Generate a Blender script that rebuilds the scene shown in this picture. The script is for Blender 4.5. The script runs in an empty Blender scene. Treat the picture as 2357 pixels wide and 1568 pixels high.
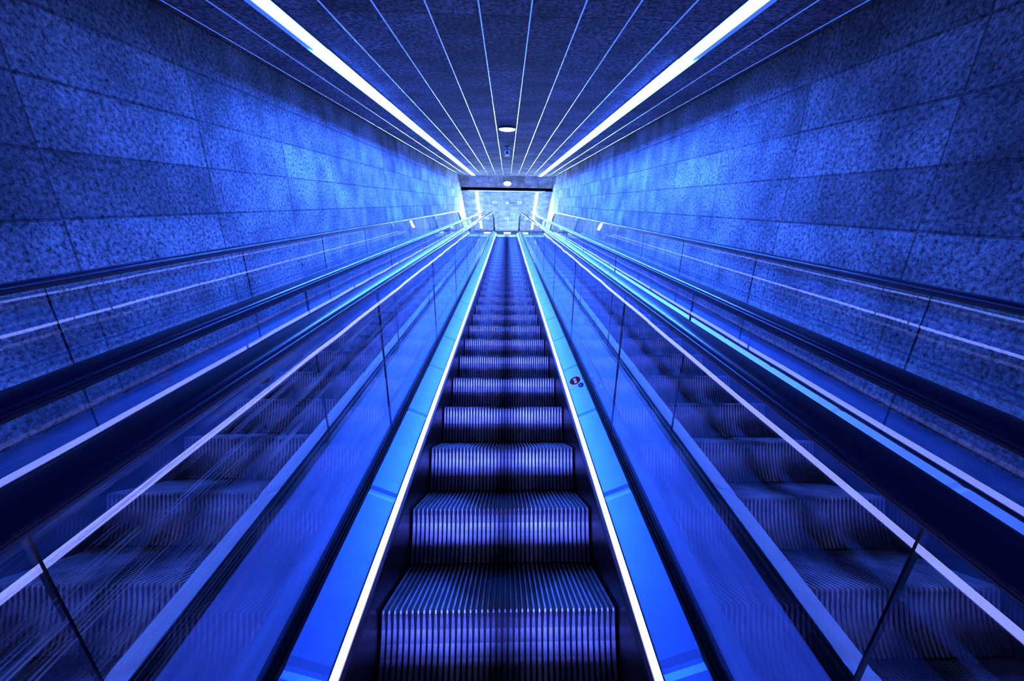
import bpy, math, random
from mathutils import Vector, Matrix
C = bpy.context.scene.collection
SC = bpy.context.scene
random.seed(4)
R = math.radians
UY, UZ = math.cos(R(30)), math.sin(R(30))
# The escalators climb 30 degrees.  s runs up the slope, h is measured square to the slope; eye height is h = 0.
HN = -1.295            # line of the step noses
S1 = 16.4              # where the balustrades start to level out
RN = 1.5
PITCH = 1.43           # spacing of the escalators
XG = 0.558             # glass, from the escalator's centre
WALL = 2.25
HC = 1.165             # ceiling
ZC = 10.80             # landing ceiling


def pos(l, x, h, s1=S1, rn=RN):
    """point at length l along the escalator, x across, h square to the slope; crest arc then level"""
    if l <= s1:
        return Vector((x, l * UY - h * UZ, l * UZ + h * UY))
    cy, cz = s1 * UY - (HN - rn) * UZ, s1 * UZ + (HN - rn) * UY
    rr = rn + h - HN
    a = (l - s1) / rn
    if a <= R(30):
        t = R(30) - a
        return Vector((x, cy - rr * math.sin(t), cz + rr * math.cos(t)))
    return Vector((x, cy + (l - s1 - rn * R(30)), cz + rr))


LEND = S1 + RN * R(30)     # start of the level part
BASE = pos(-1.2, 0, HN - 0.2)


# ---------------------------------------------------------------- materials
def nodes(name):
    m = bpy.data.materials.new(name)
    m.use_nodes = True
    nt = m.node_tree
    nt.nodes.clear()
    out = nt.nodes.new('ShaderNodeOutputMaterial')
    return m, nt, out


def N(nt, t, **kw):
    n = nt.nodes.new(t)
    for k, v in kw.items():
        if k in n.inputs:
            n.inputs[k].default_value = v
        else:
            setattr(n, k, v)
    return n


def principled(name, col, rough=0.5, metal=0.0, noise=0.0, scale=30, bump=0.0, bscale=None, stretch=(1, 1, 1), spec=0.5, coat=0.0):
    m, nt, out = nodes(name)
    p = N(nt, 'ShaderNodeBsdfPrincipled', Roughness=rough, Metallic=metal)
    p.inputs['Specular IOR Level'].default_value = spec
    p.inputs['Coat Weight'].default_value = coat
    p.inputs['Base Color'].default_value = (*col, 1)
    nt.links.new(p.outputs[0], out.inputs[0])
    if noise or bump:
        tc = N(nt, 'ShaderNodeTexCoord')
        mp = N(nt, 'ShaderNodeMapping')
        mp.inputs['Scale'].default_value = stretch
        nt.links.new(tc.outputs['Object'], mp.inputs[0])
        nz = N(nt, 'ShaderNodeTexNoise', Scale=scale, Detail=6.0, Roughness=0.6)
        nt.links.new(mp.outputs[0], nz.inputs['Vector'])
        if noise:
            mr = N(nt, 'ShaderNodeMapRange')
            mr.inputs[1].default_value = 0.3
            mr.inputs[2].default_value = 0.7
            mr.inputs[3].default_value = 1 - noise
            mr.inputs[4].default_value = 1 + noise
            nt.links.new(nz.outputs[0], mr.inputs[0])
            mx = N(nt, 'ShaderNodeVectorMath', operation='SCALE')
            mx.inputs[0].default_value = col
            nt.links.new(mr.outputs[0], mx.inputs['Scale'])
            nt.links.new(mx.outputs[0], p.inputs['Base Color'])
        if bump:
            b = N(nt, 'ShaderNodeBump', Strength=bump, Distance=0.004)
            if bscale:
                nz2 = N(nt, 'ShaderNodeTexNoise', Scale=bscale, Detail=5.0)
                nt.links.new(mp.outputs[0], nz2.inputs['Vector'])
                nt.links.new(nz2.outputs[0], b.inputs['Height'])
            else:
                nt.links.new(nz.outputs[0], b.inputs['Height'])
            nt.links.new(b.outputs[0], p.inputs['Normal'])
    return m


def emit(name, col, strength):
    m, nt, out = nodes(name)
    e = N(nt, 'ShaderNodeEmission', Strength=strength)
    e.inputs[0].default_value = (*col, 1)
    nt.links.new(e.outputs[0], out.inputs[0])
    return m


def stone(name, dark, light, bw, rh, off, joint, jw, rough=0.9, fine=38, axes='YZ', bstr=0.6, spread=0.35, bdist=0.02, ramp=(0.36, 0.64)):
    """rough stone slabs with joints; object coordinates, axes picks the slab plane"""
    m, nt, out = nodes(name)
    p = N(nt, 'ShaderNodeBsdfPrincipled', Roughness=rough)
    p.inputs['Specular IOR Level'].default_value = 0.25
    nt.links.new(p.outputs[0], out.inputs[0])
    tc = N(nt, 'ShaderNodeTexCoord')
    sp = N(nt, 'ShaderNodeSeparateXYZ')
    nt.links.new(tc.outputs['Object'], sp.inputs[0])
    cb = N(nt, 'ShaderNodeCombineXYZ')
    for i, a in enumerate(axes):
        ad = N(nt, 'ShaderNodeMath', operation='ADD')
        ad.inputs[1].default_value = off[i]
        nt.links.new(sp.outputs[a], ad.inputs[0])
        nt.links.new(ad.outputs[0], cb.inputs[i])
    br = N(nt, 'ShaderNodeTexBrick', offset=0.0, squash=1.0)
    br.inputs['Color1'].default_value = (1 - spread, 1 - spread, 1 - spread, 1)
    br.inputs['Color2'].default_value = (1, 1, 1, 1)
    br.inputs['Mortar'].default_value = (joint, joint, joint, 1)
    br.inputs['Scale'].default_value = 1
    br.inputs['Mortar Size'].default_value = jw
    br.inputs['Mortar Smooth'].default_value = 0.4
    br.inputs['Brick Width'].default_value = bw
    br.inputs['Row Height'].default_value = rh
    nt.links.new(cb.outputs[0], br.inputs['Vector'])
    n1 = N(nt, 'ShaderNodeTexNoise', Scale=fine, Detail=6.0, Roughness=0.72, Distortion=0.1)
    n2 = N(nt, 'ShaderNodeTexNoise', Scale=3.0, Detail=4.0)
    nt.links.new(tc.outputs['Object'], n1.inputs['Vector'])
    nt.links.new(tc.outputs['Object'], n2.inputs['Vector'])
    cr = N(nt, 'ShaderNodeValToRGB')
    cr.color_ramp.elements[0].position = ramp[0]
    cr.color_ramp.elements[0].color = (*dark, 1)
    cr.color_ramp.elements[1].position = ramp[1]
    cr.color_ramp.elements[1].color = (*light, 1)
    nt.links.new(n1.outputs[0], cr.inputs[0])
    mr = N(nt, 'ShaderNodeMapRange')
    mr.inputs[1].default_value = 0.3
    mr.inputs[2].default_value = 0.7
    mr.inputs[3].default_value = 0.5
    mr.inputs[4].default_value = 1.4
    nt.links.new(n2.outputs[0], mr.inputs[0])
    m1 = N(nt, 'ShaderNodeVectorMath', operation='MULTIPLY')
    nt.links.new(cr.outputs[0], m1.inputs[0])
    nt.links.new(br.outputs[0], m1.inputs[1])
    m2 = N(nt, 'ShaderNodeVectorMath', operation='SCALE')
    nt.links.new(m1.outputs[0], m2.inputs[0])
    nt.links.new(mr.outputs[0], m2.inputs['Scale'])
    nt.links.new(m2.outputs[0], p.inputs['Base Color'])
    b = N(nt, 'ShaderNodeBump', Strength=bstr, Distance=bdist)
    hh = N(nt, 'ShaderNodeMath', operation='SUBTRACT')
    nt.links.new(n1.outputs[0], hh.inputs[0])
    nt.links.new(br.outputs['Fac'], hh.inputs[1])
    nt.links.new(hh.outputs[0], b.inputs['Height'])
    nt.links.new(b.outputs[0], p.inputs['Normal'])
    return m


def glass_mat(name, wav=0.02):
    m, nt, out = nodes(name)
    tr = N(nt, 'ShaderNodeBsdfTransparent')
    tr.inputs[0].default_value = (0.93, 0.96, 0.97, 1)
    gl = N(nt, 'ShaderNodeBsdfGlossy', Roughness=0.012)
    # Schlick reflectance of both faces, carried by the outward face of each pane side
    ge = N(nt, 'ShaderNodeNewGeometry')
    dt = N(nt, 'ShaderNodeVectorMath', operation='DOT_PRODUCT')
    nt.links.new(ge.outputs['Incoming'], dt.inputs[0])
    nt.links.new(ge.outputs['Normal'], dt.inputs[1])
    ab = N(nt, 'ShaderNodeMath', operation='ABSOLUTE')
    nt.links.new(dt.outputs['Value'], ab.inputs[0])
    om = N(nt, 'ShaderNodeMath', operation='SUBTRACT', use_clamp=True)
    om.inputs[0].default_value = 1
    nt.links.new(ab.outputs[0], om.inputs[1])
    pw = N(nt, 'ShaderNodeMath', operation='POWER')
    pw.inputs[1].default_value = 5
    nt.links.new(om.outputs[0], pw.inputs[0])
    ma = N(nt, 'ShaderNodeMath', operation='MULTIPLY_ADD')
    ma.inputs[1].default_value = 0.88
    ma.inputs[2].default_value = 0.12
    nt.links.new(pw.outputs[0], ma.inputs[0])
    fb = N(nt, 'ShaderNodeMath', operation='SUBTRACT')
    fb.inputs[0].default_value = 1
    nt.links.new(ge.outputs['Backfacing'], fb.inputs[1])
    fr = N(nt, 'ShaderNodeMath', operation='MULTIPLY')
    nt.links.new(ma.outputs[0], fr.inputs[0])
    nt.links.new(fb.outputs[0], fr.inputs[1])
    mx = N(nt, 'ShaderNodeMixShader')
    tc = N(nt, 'ShaderNodeTexCoord')
    nz = N(nt, 'ShaderNodeTexNoise', Scale=1.6, Detail=1.0)
    nt.links.new(tc.outputs['Object'], nz.inputs['Vector'])
    b = N(nt, 'ShaderNodeBump', Strength=wav, Distance=0.05)
    nt.links.new(nz.outputs[0], b.inputs['Height'])
    nt.links.new(b.outputs[0], gl.inputs['Normal'])
    nt.links.new(fr.outputs[0], mx.inputs[0])
    nt.links.new(tr.outputs[0], mx.inputs[1])
    nt.links.new(gl.outputs[0], mx.inputs[2])
    nt.links.new(mx.outputs[0], out.inputs[0])
    return m


BLUE = (0.028, 0.118, 1.0)
M = {}
M['wall'] = stone('rough_stone_wall', (0.035, 0.035, 0.045), (0.66, 0.66, 0.68), 1.14, 0.325, (-2.15 + 11.4, 0.115 + 3.25), 0.36, 0.008, fine=40, bstr=0.9, bdist=0.03, ramp=(0.36, 0.64), spread=0.5)
M['ceil'] = stone('ceiling_concrete', (0.02, 0.02, 0.025), (0.36, 0.32, 0.38), 0.33, 1.15, (0.165 + 3.3, -3.15 + 11.5), 0.25, 0.008, axes='XY', fine=30, spread=0.45, bstr=0.5, bdist=0.015, ramp=(0.40, 0.66))
M['lceil'] = stone('landing_ceiling_slabs', (0.13, 0.15, 0.17), (0.36, 0.38, 0.42), 0.33, 0.86, (0.165 + 3.3, 0.0), 0.5, 0.008, axes='XY', fine=30, spread=0.15, bstr=0.2, bdist=0.01)
M['floor'] = stone('landing_floor_slabs', (0.45, 0.45, 0.47), (0.75, 0.75, 0.78), 0.6, 0.6, (6.0, 0.0), 0.4, 0.006, axes='XY', fine=50, spread=0.1, bstr=0.05)
M['white'] = principled('pale_plaster', (0.85, 0.86, 0.88), 0.7, noise=0.06, scale=12)
M['darkband'] = principled('dark_green_metal_band', (0.03, 0.05, 0.055), 0.45, 0.3, noise=0.1)
M['black'] = principled('black_soffit_paint', (0.012, 0.012, 0.016), 0.7, noise=0.2)
M['rubber'] = principled('black_handrail_rubber', (0.005, 0.005, 0.022), 0.24, 0.0, noise=0.1, scale=60, spec=0.22)
M['seal'] = principled('black_glazing_rubber', (0.006, 0.006, 0.010), 0.3, noise=0.1, scale=60)
M['guide'] = principled('black_brown_guide', (0.012, 0.009, 0.008), 0.4, 0.2, noise=0.1, scale=40)


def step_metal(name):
    """cast aluminium, darker in a ragged band along the middle of the step"""
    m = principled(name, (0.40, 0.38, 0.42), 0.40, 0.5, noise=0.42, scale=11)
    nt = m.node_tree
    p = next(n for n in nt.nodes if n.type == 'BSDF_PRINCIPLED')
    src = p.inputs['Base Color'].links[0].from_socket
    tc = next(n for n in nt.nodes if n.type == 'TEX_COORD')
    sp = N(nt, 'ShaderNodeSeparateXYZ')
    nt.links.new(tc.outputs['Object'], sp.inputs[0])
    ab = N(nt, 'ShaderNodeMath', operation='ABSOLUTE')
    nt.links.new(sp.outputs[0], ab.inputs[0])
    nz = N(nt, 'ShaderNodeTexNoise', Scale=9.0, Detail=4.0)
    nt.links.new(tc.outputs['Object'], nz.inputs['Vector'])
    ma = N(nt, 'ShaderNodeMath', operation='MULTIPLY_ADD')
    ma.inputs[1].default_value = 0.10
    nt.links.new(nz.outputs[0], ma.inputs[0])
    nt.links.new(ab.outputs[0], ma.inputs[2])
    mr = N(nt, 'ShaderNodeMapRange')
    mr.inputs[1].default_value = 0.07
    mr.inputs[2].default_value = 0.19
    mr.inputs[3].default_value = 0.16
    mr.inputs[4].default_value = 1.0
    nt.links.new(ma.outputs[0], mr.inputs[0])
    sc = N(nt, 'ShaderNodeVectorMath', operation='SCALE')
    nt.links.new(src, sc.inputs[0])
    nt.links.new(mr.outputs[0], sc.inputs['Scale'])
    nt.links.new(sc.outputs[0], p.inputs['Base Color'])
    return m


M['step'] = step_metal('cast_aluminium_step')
M['palesteel'] = principled('pale_steel_deck', (0.96, 0.93, 0.90), 0.42, 0.08, noise=0.10, scale=9, bump=0.05, bscale=240)
M['groove'] = principled('blackened_step_groove', (0.006, 0.006, 0.008), 0.6, 0.2, noise=0.2)
M['deck'] = principled('satin_blue_deck_metal', (0.14, 0.37, 0.74), 0.38, 0.4, noise=0.10, scale=9, bump=0.05, bscale=240)
M['skirt'] = principled('dark_bronze_skirt', (0.10, 0.06, 0.06), 0.3, 0.9, noise=0.25, scale=10, stretch=(1, 0.3, 1))
M['cover'] = principled('periwinkle_deck_cover', (0.34, 0.36, 0.55), 0.5, 0.2, noise=0.22, scale=5, stretch=(8, 0.6, 1), bump=0.04, bscale=260)
M['comb'] = principled('bright_comb_plate', (0.95, 0.95, 0.95), 0.5, 0.0, noise=0.05)
M['glass'] = glass_mat('balustrade_glass')
M['edge'] = principled('dark_glass_edge', (0.006, 0.012, 0.018), 0.25, noise=0.1)
M['trim'] = principled('bright_aluminium_trim', (0.97, 0.97, 0.97), 0.2, 0.9, noise=0.03)
M['housing'] = principled('lamp_housing_black', (0.004, 0.004, 0.005), 0.5, 0.4, noise=0.1)
M['strip'] = emit('tunnel_lamp_diffuser', BLUE, 490.0)
M['stripdim'] = emit('tunnel_lamp_diffuser_low_output', (0.045, 0.14, 1.0), 22.0)
M['lstrip'] = emit('landing_lamp_diffuser', (0.36, 0.62, 1.0), 650.0)
M['skirtlamp'] = emit('skirt_lamp_lens', (0.24, 0.29, 1.0), 11.5)
M['disc'] = emit('round_lamp_lens', (0.75, 0.88, 1.0), 4.0)
M['camdark'] = principled('camera_black_plastic', (0.012, 0.012, 0.02), 0.35, noise=0.1)
M['camring'] = principled('camera_pale_ring', (0.85, 0.86, 0.9), 0.3, 0.2, noise=0.05)
M['stwhite'] = principled('sticker_white_vinyl', (0.92, 0.92, 0.95), 0.45, noise=0.03)
M['stred'] = principled('sticker_maroon_print', (0.42, 0.002, 0.012), 0.8, noise=0.05, spec=0.05)
M['stblue'] = principled('sticker_navy_print', (0.02, 0.02, 0.10), 0.8, noise=0.05, spec=0.05)


# ---------------------------------------------------------------- mesh helpers
class MB:
    def __init__(self):
        self.v, self.f, self.mi = [], [], []

    def add(self, vs, fs, mi=0):
        o = len(self.v)
        self.v += [tuple(p) for p in vs]
        self.f += [tuple(i + o for i in q) for q in fs]
        self.mi += [mi] * len(fs)

    def box(self, x0, x1, y0, y1, z0, z1, mi=0):
        vs = [(x, y, z) for x in (x0, x1) for y in (y0, y1) for z in (z0, z1)]
        self.add(vs, [(0, 1, 3, 2), (4, 6, 7, 5), (0, 4, 5, 1), (2, 3, 7, 6), (0, 2, 6, 4), (1, 5, 7, 3)], mi)

    def sweep(self, prof, rings, mi=0, closed=True, caps=True):
        """prof: list; rings: list of lists of points (same count)"""
        n = len(prof)
        vs = [p for r in rings for p in r]
        fs = []
        for k in range(len(rings) - 1):
            for i in range(n if closed else n - 1):
                j = (i + 1) % n
                fs.append((k * n + i, k * n + j, (k + 1) * n + j, (k + 1) * n + i))
        if caps and closed:
            fs.append(tuple(range(n - 1, -1, -1)))
            fs.append(tuple((len(rings) - 1) * n + i for i in range(n)))
        self.add(vs, fs, mi)

    def lathe(self, prof, c, axis, seg=40, mi=0):
        """prof: (radius, along axis) pairs"""
        axis = Vector(axis).normalized()
        a = axis.orthogonal().normalized()
        b = axis.cross(a)
        c = Vector(c)
        rings = []
        for k in range(seg):
            t = 2 * math.pi * k / seg
            d = a * math.cos(t) + b * math.sin(t)
            rings.append([c + d * r + axis * z for r, z in prof])
        n = len(prof)
        vs = [p for r in rings for p in r]
        fs = []
        for k in range(seg):
            k2 = (k + 1) % seg
            for i in range(n - 1):
                fs.append((k * n + i, k2 * n + i, k2 * n + i + 1, k * n + i + 1))
        self.add(vs, fs, mi)

    def build(self, name, mats, parent=None, off=None, smooth=False, rot=None, loc=None):
        me = bpy.data.meshes.new(name)
        v = self.v if off is None else [(p[0] - off[0], p[1] - off[1], p[2] - off[2]) for p in self.v]
        me.from_pydata(v, [], self.f)
        for m in (mats if isinstance(mats, (list, tuple)) else [mats]):
            me.materials.append(m)
        me.polygons.foreach_set('material_index', self.mi)
        me.update()
        import bmesh
        bm = bmesh.new()
        bm.from_mesh(me)
        bmesh.ops.remove_doubles(bm, verts=bm.verts, dist=1e-6)
        bmesh.ops.recalc_face_normals(bm, faces=bm.faces)
        bm.to_mesh(me)
        bm.free()
        if smooth:
            me.polygons.foreach_set('use_smooth', [True] * len(me.polygons))
            me.set_sharp_from_angle(angle=R(40))
        o = bpy.data.objects.new(name, me)
        C.objects.link(o)
        if parent:
            o.parent = parent
        if rot:
            o.rotation_euler = rot
        if loc:
            o.location = loc
        return o


def empty(name, loc, rot=None):
    o = bpy.data.objects.new(name, None)
    o.empty_display_size = 0.2
    C.objects.link(o)
    o.location = loc
    if rot:
        o.rotation_euler = rot
    return o


def tag(o, label=None, cat=None, group=None, kind=None):
    if label:
        o['label'] = label
    if cat:
        o['category'] = cat
    if group:
        o['group'] = group
    if kind:
        o['kind'] = kind
    return o


def copy_tree(o, parent=None):
    c = o.copy()
    C.objects.link(c)
    if parent:
        c.parent = parent
    for ch in [k for k in o.children]:
        copy_tree(ch, c)
    return c


SLOPE = (R(30), 0, 0)     # objects laid out in (x, s, h)


# ---------------------------------------------------------------- path sampling
def ls_range(a, b):
    out = [a]
    if a < S1:
        out += [x for x in (S1,) if a < x < b]
    k = 10
    for i in range(1, k + 1):
        l = S1 + RN * R(30) * i / k
        if a < l < b:
            out.append(l)
    out.append(b)
    return sorted(set(out))


def strip_sweep(mb, prof, ls, sx=1, mi=0):
    rings = [[pos(l, sx * x, h) for x, h in prof] for l in ls]
    mb.sweep(prof, rings, mi)


# ---------------------------------------------------------------- one step
def make_step_mesh():
    mb = MB()
    W = 0.795
    n = 41
    p = W / n
    # riser outline (y, z, half width of the cleat), nose at the origin
    top = [(0.404, -0.001), (0.404, 0.0)]
    ris = [(0.000, -0.002, .0026), (-0.001, -0.012, .0030), (0.004, -0.030, .0044), (0.011, -0.065, .0056), (0.015, -0.110, .0062), (0.014, -0.155, .0062), (0.008, -0.195, .0058), (0.001, -0.226, .0050)]
    dg = 0.011
    for i in range(n):
        xc = -W / 2 + p * (i + 0.5)
        # tread cleat
        hw = 0.0027
        y0, y1 = 0.0, 0.404
        vs, fs = [], []
        for (y, z) in ((y0, 0), (y1, 0), (y1, -dg), (y0 + dg * .4, -dg)):
            wd = hw if z == 0 else hw + 0.0008
            vs += [(xc - wd, y, z), (xc + wd, y, z)]
        fs = [(0, 1, 3, 2), (2, 3, 5, 4), (0, 2, 4, 6), (1, 7, 5, 3), (0, 6, 7, 1)]
        mb.add(vs, fs, 0)
        # riser cleat
        vs, fs = [], []
        for (y, z, w) in ris:
            vs += [(xc - w, y, z), (xc + w, y, z), (xc + w * 1.1, y + dg, z), (xc - w * 1.1, y + dg, z)]
        for k in range(len(ris) - 1):
            a, b = 4 * k, 4 * k + 4
            fs += [(a, a + 1, b + 1, b), (a + 1, a + 2, b + 2, b + 1), (a + 3, a, b, b + 3)]
        fs += [(0, 3, 2, 1)]
        mb.add(vs, fs, 0)
    # body under the cleats
    x0, x1 = -W / 2, W / 2
    prof = [(0.404, -dg), (0.404, -0.05), (0.05, -0.05)] + [(y + dg + 0.02, z) for y, z, w in reversed(ris[3:])] + [(y + dg - 0.0008, z) for y, z, w in ris[::-1][::-1][::-1]] + [(dg, -dg)]
    prof = [(0.404, -dg), (0.404, -0.05), (0.06, -0.05), (0.05, -0.226)] + [(y + dg - 0.001, z) for y, z, w in reversed(ris[1:])] + [(dg * .7, -dg)]
    mb.sweep(prof, [[(x, y, z) for y, z in prof] for x in (x0, x1)], 1)
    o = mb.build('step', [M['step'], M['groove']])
    return o


# ---------------------------------------------------------------- escalator
def make_escalator():
    root = empty('escalator', BASE)
    L0, L1 = -1.2, LEND + 0.75
    st = make_step_mesh()
    first = True
    k = 0
    for i in range(-4, 35):
        l = 0.949 + 0.4619 * i
        q = pos(l, 0, HN, 15.9, 1.1)
        o = st if first else st.copy()
        if not first:
            C.objects.link(o)
        first = False
        o.parent = root
        o.location = q - BASE
        k += 1
    ls = ls_range(L0, L1)
    for sx in (-1, 1):
        mb = MB()
        strip_sweep(mb, [(0.4025, -1.62), (0.4025, -1.215), (0.405, -1.195), (0.414, -1.188), (0.430, -1.19), (0.430, -1.62)], ls, sx)
        mb.build('skirt_panel', M['skirt'], root, BASE)
        mb = MB()
        lz = []
        for a, b in zip(ls[:-1], ls[1:]):
            nn = max(1, int((b - a) / 1.4))
            lz += [a + (b - a) * j / nn for j in range(nn)]
        lz.append(ls[-1])
        strip_sweep(mb, [(0.4165, -1.1862), (0.4290, -1.1600), (0.4300, -1.1610), (0.4300, -1.1862)], lz, sx)
        o = mb.build('skirt_light', M['skirtlamp'], root, BASE)
        o['label'] = 'glowing white skirt light line'
        mb = MB()
        strip_sweep(mb, [(0.4303, -1.175), (0.4296, -1.1588), (0.4312, -1.1560), (0.4320, -1.1570), (0.4320, -1.175)], ls, sx)
        mb.build('edge_seal', M['seal'], root, BASE)
        # inner deck with shallow folds at its panel joints
        mb = MB()
        cuts = [0.67 + 0.645 * j for j in range(-2, 25)]
        seq = [(l, 0.0) for l in ls]
        for c in cuts:
            seq += [(c - 0.026, 0), (c - 0.006, 0.0045), (c + 0.006, 0.0045), (c + 0.026, 0)]
        seq.sort()
        rings = []
        for l, d in seq:
            pr = [(0.4322, -1.158 - d), (0.4335, -1.1537 - d), (0.5320, -1.1055 - d), (0.5350, -1.1070 - d), (0.5350, -1.16), (0.4322, -1.18)]
            rings.append([pos(l, sx * x, h) for x, h in pr])
        mb.sweep(pr, rings)
        dk = mb.build('inner_deck', M['deck'], root, BASE)
        dk['label'] = 'bright blue sloping inner deck'
        mb = MB()
        strip_sweep(mb, [(0.5355, -1.16), (0.5355, -1.112), (0.539, -1.104), (0.545, -1.104), (0.5475, -1.112), (0.5475, -1.118), (0.5515, -1.118), (0.5515, -1.108), (0.5645, -1.108), (0.5645, -1.118), (0.590, -1.120), (0.597, -1.130), (0.597, -1.16)], ls, sx)
        mb.build('glass_clamp', M['seal'], root, BASE)
        # glass panes
        a = L0
        js = [0.38 + 1.35 * j for j in range(-1, 13)] + [L1 - 0.03]
        for b in js:
            if b - a < 0.2:
                a = b
                continue
            l0, l1 = a + 0.002, b - 0.002
            pl = ls_range(l0, l1)
            mb = MB()
            xa, xb = XG - 0.004, XG + 0.004
            rings = [[pos(l, sx * x, h) for x, h in ((xa, -1.112), (xa, -0.372), (xb, -0.372), (xb, -1.112))] for l in pl]
            nr = len(rings)
            vs = [p for r in rings for p in r]
            fs, mi = [], []
            for q in range(nr - 1):
                for i in range(4):
                    j = (i + 1) % 4
                    fs.append((q * 4 + i, q * 4 + j, q * 4 + 4 + j, q * 4 + 4 + i))
                    mi.append(0 if i in (0, 2) else 1)
            fs += [(3, 2, 1, 0), tuple((nr - 1) * 4 + i for i in range(4))]
            mi += [1, 1]
            mb.v = [tuple(p) for p in vs]
            mb.f = fs
            mb.mi = mi
            mb.build('glass_panel', [M['glass'], M['edge']], root, BASE)
            a = b
        # handrail guide and handrail
        mb = MB()
        strip_sweep(mb, [(XG - .014, -.378), (XG - .014, -.362), (XG + .014, -.362), (XG + .014, -.378)], ls_range(L0, L1 - 0.05), sx)
        mb.build('handrail_guide', M['guide'], root, BASE)
        mb = MB()
        pr = [(-.022, -.366), (-.033, -.366), (-.039, -.361), (-.041, -.353), (-.039, -.344), (-.033, -.338), (-.022, -.3355), (0, -.3345), (.022, -.3355), (.033, -.338), (.039, -.344), (.041, -.353), (.039, -.361), (.033, -.366), (.022, -.366), (.0185, -.3615), (-.0185, -.3615)]
        rings = [[pos(l, sx * (XG + x), h) for x, h in pr] for l in ls_range(L0, L1)]
        # newel turn: half circle downwards
        e = pos(L1, 0, -.35)
        rr = 0.20
        for t in range(1, 15):
            th = math.pi * t / 14
            ring = []
            for x, h in pr:
                q = rr + (h + .35)
                ring.append(Vector((sx * (XG + x), e.y + q * math.sin(th), e.z - rr + q * math.cos(th))))
            rings.append(ring)
        last = [Vector((p.x, p.y - 0.5, p.z)) for p in rings[-1]]
        rings.append(last)
        mb.sweep(pr, rings)
        o = mb.build('handrail', M['rubber'], root, BASE, smooth=True)
        o['label'] = 'glossy black rubber handrail'
        # newel glass end
    mb = MB()
    q0 = pos(16.28, 0, HN)
    zf = q0.z + 0.062
    mb.box(-.40, .40, q0.y, q0.y + 1.1, zf - 0.085, zf)
    for i in range(41):
        xc = -.395 + .79 * (i + .5) / 41
        mb.add([(xc - .004, q0.y, zf - .085), (xc + .004, q0.y, zf - .085), (xc + .002, q0.y - .05, zf - .085), (xc - .002, q0.y - .05, zf - .085),
                (xc - .004, q0.y, zf - .07), (xc + .004, q0.y, zf - .07), (xc + .002, q0.y - .05, zf - .08), (xc - .002, q0.y - .05, zf - .08)],
               [(0, 3, 2, 1), (4, 5, 6, 7), (0, 1, 5, 4), (1, 2, 6, 5), (2, 3, 7, 6), (3, 0, 4, 7)])
    o = mb.build('comb_plate', M['comb'], root, BASE)
    o['label'] = 'pale comb plate at the top of the steps'
    return root


esc = make_escalator()
tag(esc, 'middle escalator with bright blue inner decks and a white and maroon sticker', 'escalator', 'three parallel escalators')


def shift_steps(root, d):
    v = Vector((0, d * UY, d * UZ))
    for ch in root.children:
        if ch.name.split('.')[0] == 'step':
            ch.location = ch.location + v


escs = {0: esc}
for sx, d, lab in ((-1, 0.11, 'left escalator along the wall, with pale steel inner decks, seen through scratched glass'),
                   (1, 0.055, 'right escalator along the wall, with pale steel inner decks, seen through clear glass')):
    e = copy_tree(esc)
    e.location = BASE + Vector((sx * PITCH, 0, 0))
    shift_steps(e, d)
    e['label'] = lab
    for ch in e.children:
        if ch.name.startswith('inner_deck'):
            ch.material_slots[0].link = 'OBJECT'
            ch.material_slots[0].material = M['palesteel']
            ch['label'] = 'pale steel sloping inner deck'
    escs[sx] = e

# the left panes of the middle escalator are scratched along the slope
M['scratched'] = glass_mat('scratched_balustrade_glass')


def scratch(m):
    nt = m.node_tree
    out = next(n for n in nt.nodes if n.type == 'OUTPUT_MATERIAL')
    base = out.inputs[0].links[0].from_socket
    tc = next(n for n in nt.nodes if n.type == 'TEX_COORD')
    mp = N(nt, 'ShaderNodeMapping')
    mp.inputs['Rotation'].default_value = (R(-30.8), 0, 0)
    nt.links.new(tc.outputs['Object'], mp.inputs[0])
    mp2 = N(nt, 'ShaderNodeMapping')
    mp2.inputs['Scale'].default_value = (0, 1.6, 95)
    nt.links.new(mp.outputs[0], mp2.inputs[0])
    nz = N(nt, 'ShaderNodeTexNoise', Scale=1.0, Detail=5.0, Roughness=0.7)
    nt.links.new(mp2.outputs[0], nz.inputs['Vector'])
    mr = N(nt, 'ShaderNodeMapRange')
    mr.inputs[1].default_value = 0.52
    mr.inputs[2].default_value = 0.68
    mr.inputs[3].default_value = 0.0
    mr.inputs[4].default_value = 0.75
    nt.links.new(nz.outputs[0], mr.inputs[0])
    sp = N(nt, 'ShaderNodeSeparateXYZ')
    nt.links.new(mp.outputs[0], sp.inputs[0])
    hi = N(nt, 'ShaderNodeMapRange')
    hi.inputs[1].default_value = 0.62
    hi.inputs[2].default_value = 0.95
    nt.links.new(sp.outputs[2], hi.inputs[0])
    mu = N(nt, 'ShaderNodeMath', operation='MULTIPLY')
    nt.links.new(mr.outputs[0], mu.inputs[0])
    nt.links.new(hi.outputs[0], mu.inputs[1])
    tl = N(nt, 'ShaderNodeBsdfTranslucent')
    tl.inputs[0].default_value = (0.85, 0.88, 0.9, 1)
    df = N(nt, 'ShaderNodeBsdfDiffuse')
    df.inputs[0].default_value = (0.85, 0.88, 0.9, 1)
    ad = N(nt, 'ShaderNodeMixShader')
    nt.links.new(tl.outputs[0], ad.inputs[1])
    nt.links.new(df.outputs[0], ad.inputs[2])
    mx = N(nt, 'ShaderNodeMixShader')
    nt.links.new(mu.outputs[0], mx.inputs[0])
    nt.links.new(base, mx.inputs[1])
    nt.links.new(ad.outputs[0], mx.inputs[2])
    nt.links.new(mx.outputs[0], out.inputs[0])


scratch(M['scratched'])
for ch in esc.children:
    if ch.name.startswith('glass_panel') and ch.data.vertices[0].co.x < 0:
        ch.material_slots[0].link = 'OBJECT'
        ch.material_slots[0].material = M['scratched']
        ch['label'] = 'scratched glass pane'

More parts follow.
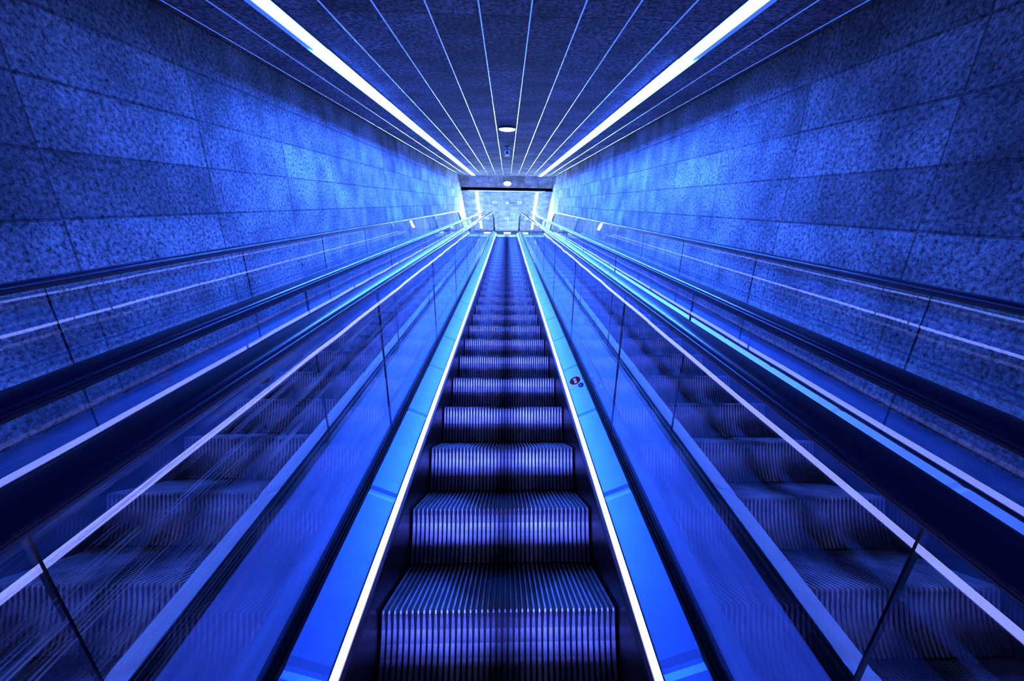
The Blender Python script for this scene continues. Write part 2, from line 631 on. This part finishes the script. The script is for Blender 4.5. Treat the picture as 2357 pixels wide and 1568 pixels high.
# sticker on the right inner deck of the middle escalator
dk = [c for c in esc.children if c.name.startswith('inner_deck')][1]
d1 = Vector((0.0985, 0, 0.0482)).normalized()          # across the deck, in (x, h)


def on_deck(a, s, up):
    """a: distance across the deck from its lower edge, s along the slope, up: off the surface"""
    x = 0.4335 + d1.x * a - d1.z * up
    h = -1.1537 + d1.z * a + d1.x * up
    return pos(s, x, h)


def deck_poly(name, pts, up, th, mat, parent):
    mb = MB()
    n = len(pts)
    vs = [on_deck(a, s, up) for a, s in pts] + [on_deck(a, s, up + th) for a, s in pts]
    fs = [tuple(range(n - 1, -1, -1)), tuple(range(n, 2 * n))] + [(i, (i + 1) % n, n + (i + 1) % n, n + i) for i in range(n)]
    mb.add(vs, fs)
    return mb.build(name, mat, parent, BASE)


def ell(ca, cs, ra, rs, n=36):
    return [(ca + ra * math.cos(2 * math.pi * i / n), cs + rs * math.sin(2 * math.pi * i / n)) for i in range(n)]


# ---- the sticker is one sub-part of the deck: white ground, maroon oval, white block with small dark strokes, navy disc
def sticker():
    mb = MB()

    def lay(pts, up, th, mi):
        n = len(pts)
        vs = [on_deck(a, s, up) for a, s in pts] + [on_deck(a, s, up + th) for a, s in pts]
        fs = [tuple(range(n - 1, -1, -1)), tuple(range(n, 2 * n))] + [(i, (i + 1) % n, n + (i + 1) % n, n + i) for i in range(n)]
        mb.add(vs, fs, mi)
    sc = 2.395
    lay([(.014, sc - .075), (.098, sc - .060), (.098, sc + .068), (.014, sc + .060)], .0002, .0004, 0)
    lay(ell(.056, sc + .002, .038, .055), .0006, .0003, 1)
    lay([(.048, sc - .036), (.064, sc - .036), (.066, sc - .024), (.063, sc + .02), (.066, sc + .034), (.047, sc + .036), (.045, sc + .024), (.049, sc + .015)], .0009, .0003, 0)
    for a, s in ((.053, .018), (.058, .008), (.054, -.002), (.058, -.013)):
        lay([(a - .003, sc + s - .003), (a + .003, sc + s - .003), (a + .003, sc + s + .003), (a - .003, sc + s + .003)], .0012, .0002, 2)
    lay(ell(.082, sc - .088, .018, .030), .0006, .0003, 2)
    lay([(.074, sc - .098), (.084, sc - .098), (.084, sc - .092), (.074, sc - .090)], .0009, .0002, 0)
    lay(ell(.078, sc - .080, .003, .005, 12), .0009, .0002, 0)
    o = mb.build('sticker', [M['stwhite'], M['stred'], M['stblue']], dk, BASE)
    o['label'] = 'white sticker with a maroon oval and a navy disc'


sticker()

# ---------------------------------------------------------------- deck covers between and beside the escalators
ls_c = ls_range(-1.2, LEND + 0.75)


def cover(name, prof, label, cat='deck cover', group=None):
    mb = MB()
    b = pos(-1.2, prof[0][0], prof[0][1])
    strip_sweep(mb, prof, ls_c)
    o = mb.build(name, M['cover'], None, b)
    o.location = b
    tag(o, label, cat, group)
    return o


def gap_prof(x0):
    a = [(.6, -1.17), (.6, -1.131), (.606, -1.126), (.625, -1.113), (.640, -1.1045), (.648, -1.1005), (.656, -1.0985)]
    b = [(PITCH - x, h) for x, h in reversed(a)]
    b = [(.774, -1.0985), (.82, -1.0985), (.828, -1.104), (.830, -1.17)]
    return [(x0 + x, h) for x, h in a + b]


cover('deck_cover', gap_prof(0), 'periwinkle deck cover between the middle escalator and the right escalator', group='deck covers between escalators')
cover('deck_cover', [(-x, h) for x, h in gap_prof(0)], 'periwinkle deck cover between the middle escalator and the left escalator', group='deck covers between escalators')
xo = PITCH + .6
for sx, lab in ((1, 'narrow deck cover along the foot of the wall beside the right escalator'), (-1, 'narrow deck cover along the foot of the wall beside the left escalator')):
    cover('deck_cover', [(sx * x, h) for x, h in ((xo, -1.17), (xo, -1.115), (xo + .01, -1.105), (WALL - .001, -1.105), (WALL - .001, -1.17))], lab, group='deck covers along the walls')

# ---------------------------------------------------------------- tunnel walls (laid out in x, s, h)
Q = Matrix.Rotation(R(30), 4, 'X')
Qi = Q.inverted()


def to_local(y, z):
    v = Qi @ Vector((0, y, z))
    return v.y, v.z


YF = 22.0
ZL = pos(LEND + .5, 0, HN).z + 0.06        # landing floor level
for sx, side in ((-1, 'left'), (1, 'right')):
    s_h, h_h = 19.59, HC
    poly = [(-1.2, -1.75), (-1.2, 1.38), (19.45, 1.38)]
    poly += [to_local(16.4, ZC + .6), to_local(YF + .1, ZC + .6), to_local(YF + .1, ZL - .3), to_local(14.9, ZL - .3)]
    mb = MB()
    n = len(poly)
    vs = [(sx * WALL, s, h) for s, h in poly] + [(sx * (WALL + .25), s, h) for s, h in poly]
    mb.add(vs, [tuple(range(n)), tuple(range(2 * n - 1, n - 1, -1))] + [(i, (i + 1) % n, n + (i + 1) % n, n + i) for i in range(n)])
    o = mb.build('wall_' + side, M['wall'], rot=SLOPE)
    tag(o, 'rough stone slab wall along the %s escalator' % side, None, None, 'structure')

# sloping ceiling with a dark open joint at both walls
mb = MB()
mb.box(-2.17, 2.17, -1.2, 19.62, HC, HC + .12)
o = mb.build('ceiling', M['ceil'], rot=SLOPE)
tag(o, 'dark sloping ceiling of stone panels', None, None, 'structure')
mb = MB()
mb.box(-WALL, WALL, -1.2, 19.45, HC + .21, HC + .30)
o = mb.build('ceiling_backing', M['black'], rot=SLOPE)
tag(o, None, None, None, 'structure')

# bright metal lines between the ceiling panels
k = 0
for x in (.165, .495, .825, 1.155, 1.86, 2.15):
    for sx in (-1, 1):
        k += 1
        mb = MB()
        w = .0075
        prof = [(-w, .004)] + [(-w * math.cos(math.pi * i / 10), -.002 - w * math.sin(math.pi * i / 10)) for i in range(11)] + [(w, .004)]
        rings = [[(sx * x + a, s, HC + b) for a, b in prof] for s in (-1.2, 19.58)]
        mb.sweep(prof, rings)
        o = mb.build('trim_%d' % k, M['trim'], rot=SLOPE, smooth=True)
        tag(o, 'thin bright metal line in the sloping ceiling', None, None, 'structure')


# ---------------------------------------------------------------- lamps
def linear_light(a, b, x, h, rot, mat, label, group, w=.06):
    root = empty('linear_ceiling_light', Q @ Vector((x, a, h)) if rot else Vector((x, a, h)), SLOPE if rot else None)
    mb = MB()
    lip = (-.040 if rot else -.006)          # the side towards the wall has a deeper shade
    mb.box(-w - .008, -w, 0, b - a, lip if x < 0 else -.006, .03)
    mb.box(w, w + .008, 0, b - a, lip if x > 0 else -.006, .03)
    mb.box(-w - .008, w + .008, -.008, 0, -.006, .03)
    mb.box(-w - .008, w + .008, b - a, b - a + .008, -.006, .03)
    mb.build('housing', M['housing'], root)
    mb = MB()
    n = max(4, int((b - a) / 1.1))
    prof = [(-w + .0005, .002), (-w + .0005, -.008), (-w + .006, -.011), (w - .006, -.011), (w - .0005, -.008), (w - .0005, .002)]
    rings = [[(p, (b - a) * i / n, q) for p, q in prof] for i in range(n + 1)]
    cut = 1 if rot else 0
    if cut:                       # the lowest unit of the line gives less light
        mb.sweep(prof, rings[:cut + 1])
        mb.build('diffuser', M['stripdim'], root)
        mb = MB()
    mb.sweep(prof, rings[cut:])
    mb.build('diffuser', mat, root)
    tag(root, label, 'ceiling light', group)
    return root


LS0 = 2.75
linear_light(LS0, 19.42, -1.513, HC, True, M['strip'], 'long glowing light line in the sloping ceiling above the left escalator', 'light lines in the sloping ceiling')
linear_light(LS0, 19.42, 1.513, HC, True, M['strip'], 'long glowing light line in the sloping ceiling above the right escalator', 'light lines in the sloping ceiling')
linear_light(17.68, 21.6, -1.50, ZC, False, M['lstrip'], 'short glowing light line in the landing ceiling, left side', 'light lines in the landing ceiling')
linear_light(17.68, 21.6, 1.50, ZC, False, M['lstrip'], 'short glowing light line in the landing ceiling, right side', 'light lines in the landing ceiling')


def round_light(c, rot, r, label):
    root = empty('round_ceiling_light', c, rot)
    mb = MB()
    mb.lathe([(0, 0), (r + .012, 0), (r + .014, -.012), (r + .004, -.03), (r, -.03), (r, -.01), (0, -.01)], (0, 0, 0), (0, 0, 1), 48)
    mb.build('base', M['housing'], root, smooth=True)
    mb = MB()
    mb.lathe([(r - .001, -.011), (r - .001, -.032), (r * .9, -.046), (r * .6, -.056), (0, -.060)], (0, 0, 0), (0, 0, 1), 48)
    mb.build('lens', M['disc'], root, smooth=True)
    tag(root, label, 'ceiling light', 'round lamps')


round_light(Q @ Vector((0.01, 7.2, HC)), SLOPE, .135, 'round white lamp in the middle of the sloping ceiling')
round_light(Vector((0.02, 16.94, ZC)), None, .185, 'round white lamp in the level ceiling strip before the dark slot')

# surveillance camera on the sloping ceiling
cam_root = empty('surveillance_camera', Q @ Vector((0.01, 9.55, HC)), SLOPE)
mb = MB()
mb.box(-.055, .055, -.05, .05, -.02, 0)
mb.lathe([(0, 0), (.02, 0), (.02, -.075), (0, -.075)], (0, 0, -.015), (0, 0, 1), 20)
mb.build('bracket', M['camdark'], cam_root)
mb = MB()
mb.box(-.06, .06, -.13, .12, -.185, -.085)
mb.box(-.066, .066, -.155, .13, -.09, -.08)
mb.build('body', M['camdark'], cam_root)
mb = MB()
mb.lathe([(.034, 0), (.056, 0), (.056, -.022), (.048, -.026), (.034, -.020), (.034, 0)], (0, -.13, -.135), (0, 1, 0), 32)
mb.build('lens_ring', M['camring'], cam_root, smooth=True)
mb = MB()
mb.lathe([(0, -.012), (.018, -.010), (.033, 0), (.033, .01), (0, .01)], (0, -.131, -.135), (0, 1, 0), 32)
mb.build('lens', M['camdark'], cam_root, smooth=True)
tag(cam_root, 'small black surveillance camera with a pale lens ring under the sloping ceiling', 'camera')

# vent plate near the upper end of the sloping ceiling
vr = empty('ceiling_vent', Q @ Vector((0.02, 18.3, HC)), SLOPE)
mb = MB()
mb.box(-.16, .16, -.10, -.085, -.012, 0)
mb.box(-.16, .16, .085, .10, -.012, 0)
mb.box(-.16, -.145, -.085, .085, -.012, 0)
mb.box(.145, .16, -.085, .085, -.012, 0)
mb.build('frame', M['housing'], vr)
mb = MB()
for i in range(6):
    y = -.07 + i * .028
    mb.add([(-.145, y - .008, -.010), (.145, y - .008, -.010), (.145, y + .008, -.002), (-.145, y + .008, -.002), (-.145, y - .008, -.008), (.145, y - .008, -.008), (.145, y + .008, 0), (-.145, y + .008, 0)],
           [(0, 1, 2, 3), (7, 6, 5, 4), (0, 4, 5, 1), (2, 6, 7, 3), (0, 3, 7, 4), (1, 5, 6, 2)])
mb.build('slats', M['camring'], vr)
tag(vr, 'small rectangular vent at the upper end of the sloping ceiling', 'vent')

# ---------------------------------------------------------------- landing
mb = MB()
mb.box(-WALL, WALL, 16.39, 17.34, ZC, ZC + .15)
o = mb.build('ceiling_strip', M['ceil'])
tag(o, 'level ceiling strip before the dark slot', None, None, 'structure')
mb = MB()
mb.box(-WALL, WALL, 17.30, 17.34, ZC + .15, ZC + .55)
mb.box(-WALL, WALL, 17.34, 17.64, ZC + .50, ZC + .55)
mb.box(-WALL, WALL, 17.64, 17.68, ZC + .02, ZC + .55)
o = mb.build('wall_slot', M['black'])
tag(o, 'dark shutter slot across the ceiling', None, None, 'structure')
mb = MB()
mb.box(-1.9, 1.9, 17.60, 17.65, ZC - .015, ZC + .03)
o = mb.build('trim_20', M['trim'])
tag(o, 'pale metal edge along the dark slot', None, None, 'structure')
mb = MB()
mb.box(-WALL, WALL, 17.64, YF, ZC + .002, ZC + .15)
o = mb.build('ceiling_landing', M['lceil'])
tag(o, 'pale slab ceiling over the upper landing', None, None, 'structure')
mb = MB()
mb.box(-WALL, WALL, YF, YF + .2, ZL - .3, ZC + .5)
o = mb.build('wall_back', M['white'])
tag(o, 'pale end wall of the upper landing', None, None, 'structure')
mb = MB()
mb.box(-WALL, WALL, YF - .06, YF, ZC - .21, ZC)
o = mb.build('trim_21', M['darkband'])
tag(o, 'dark band along the top of the end wall', None, None, 'structure')
y0 = pos(16.28, 0, HN).y + 1.09
mb = MB()
mb.box(-WALL, WALL, y0, YF, ZL - .2, ZL)
o = mb.build('floor', M['floor'])
tag(o, 'pale floor of the upper landing', None, None, 'structure')


def downlight(x, y, label):
    root = empty('downlight', (x, y, ZC))
    mb = MB()
    mb.lathe([(.052, 0), (.125, 0), (.125, -.010), (.115, -.02), (.062, -.014), (.052, -.004)], (0, 0, .001), (0, 0, 1), 36)
    mb.build('rim', M['camring'], root, smooth=True)
    mb = MB()
    mb.lathe([(.053, -.006), (.05, -.004), (.04, -.002), (0, -.0012)], (0, 0, .0), (0, 0, 1), 36)
    mb.build('well', M['camdark'], root, smooth=True)
    tag(root, label, 'downlight', 'downlights in the landing ceiling')


downlight(-.64, 18.67, 'white rimmed downlight with a black centre, left side of the front pair')
downlight(.66, 18.67, 'white rimmed downlight with a black centre, right side of the front pair')
downlight(.01, 20.39, 'single white rimmed downlight with a black centre, deeper in the landing ceiling')
sr = empty('smoke_detector', (.03, 18.7, ZC))
mb = MB()
mb.lathe([(0, 0), (.09, 0), (.09, -.016), (.075, -.02), (0, -.02)], (0, 0, .001), (0, 0, 1), 32)
mb.build('base', M['camring'], sr, smooth=True)
mb = MB()
mb.lathe([(.06, -.018), (.06, -.04), (.05, -.055), (0, -.06)], (0, 0, .001), (0, 0, 1), 32)
mb.build('head', M['camring'], sr, smooth=True)
tag(sr, 'small pale smoke detector between the front pair of downlights', 'smoke detector')
mb = MB()
mb.box(.08, .57, -.006, .006, -.014, 0)
o = mb.build('cable_duct', M['housing'])
o.location = (.03, 18.7, ZC)
tag(o, 'thin cable duct from the smoke detector to a downlight', 'cable duct')
br_ = empty('wall_lamp', (.03, YF - .06, ZC - .15))
mb = MB()
mb.box(-.22, .22, -.03, 0, -.05, .05)
mb.build('backplate', M['housing'], br_)
mb = MB()
mb.box(-.21, .21, -.07, -.031, -.045, .045)
mb.build('lens', M['disc'], br_)
tag(br_, 'small white wall lamp on the dark band of the end wall', 'wall lamp')

# ---------------------------------------------------------------- world, camera, render look
w = bpy.data.worlds.new('world')
SC.world = w
w.use_nodes = True
w.node_tree.nodes['Background'].inputs[0].default_value = (0.0, 0.0, 0.0, 1)
w.node_tree.nodes['Background'].inputs[1].default_value = 0

ll = bpy.data.lights.new('riser_fill_light', 'AREA')  # added unseen light, stands in for the lower hall and brightens the step risers
ll.shape = 'RECTANGLE'
ll.size, ll.size_y = 2.2, 1.6
ll.energy = 70
ll.spread = R(34)
ll.color = (0.075, 0.12, 1.0)
lo = bpy.data.objects.new('riser_fill_light', ll)
C.objects.link(lo)
lo.location = Q @ Vector((0, -6.0, 0.35))
lo.rotation_euler = (R(90 + 22), 0, 0)

cd = bpy.data.cameras.new('camera')
cam = bpy.data.objects.new('camera', cd)
C.objects.link(cam)
cam.location = (0.019, 0, 0)
cam.rotation_euler = (R(90 + 10.61), 0, R(-1.70))
cd.sensor_width = 36
cd.lens = 901.4 / 2357 * 36
cd.shift_x = -(1192.1 - 1178.5) / 2357
cd.clip_start = 0.05
SC.camera = cam
SC.view_settings.view_transform = 'Standard'
SC.view_settings.look = 'None'
SC.view_settings.exposure = 0.0
SC.view_settings.gamma = 1
SC.view_settings.use_curve_mapping = False
cy = SC.cycles
cy.max_bounces = 7
cy.diffuse_bounces = 3
cy.glossy_bounces = 4
cy.adaptive_threshold = 0.03
cy.transparent_max_bounces = 28
cy.caustics_reflective = False
cy.caustics_refractive = False
cy.sample_clamp_indirect = 8
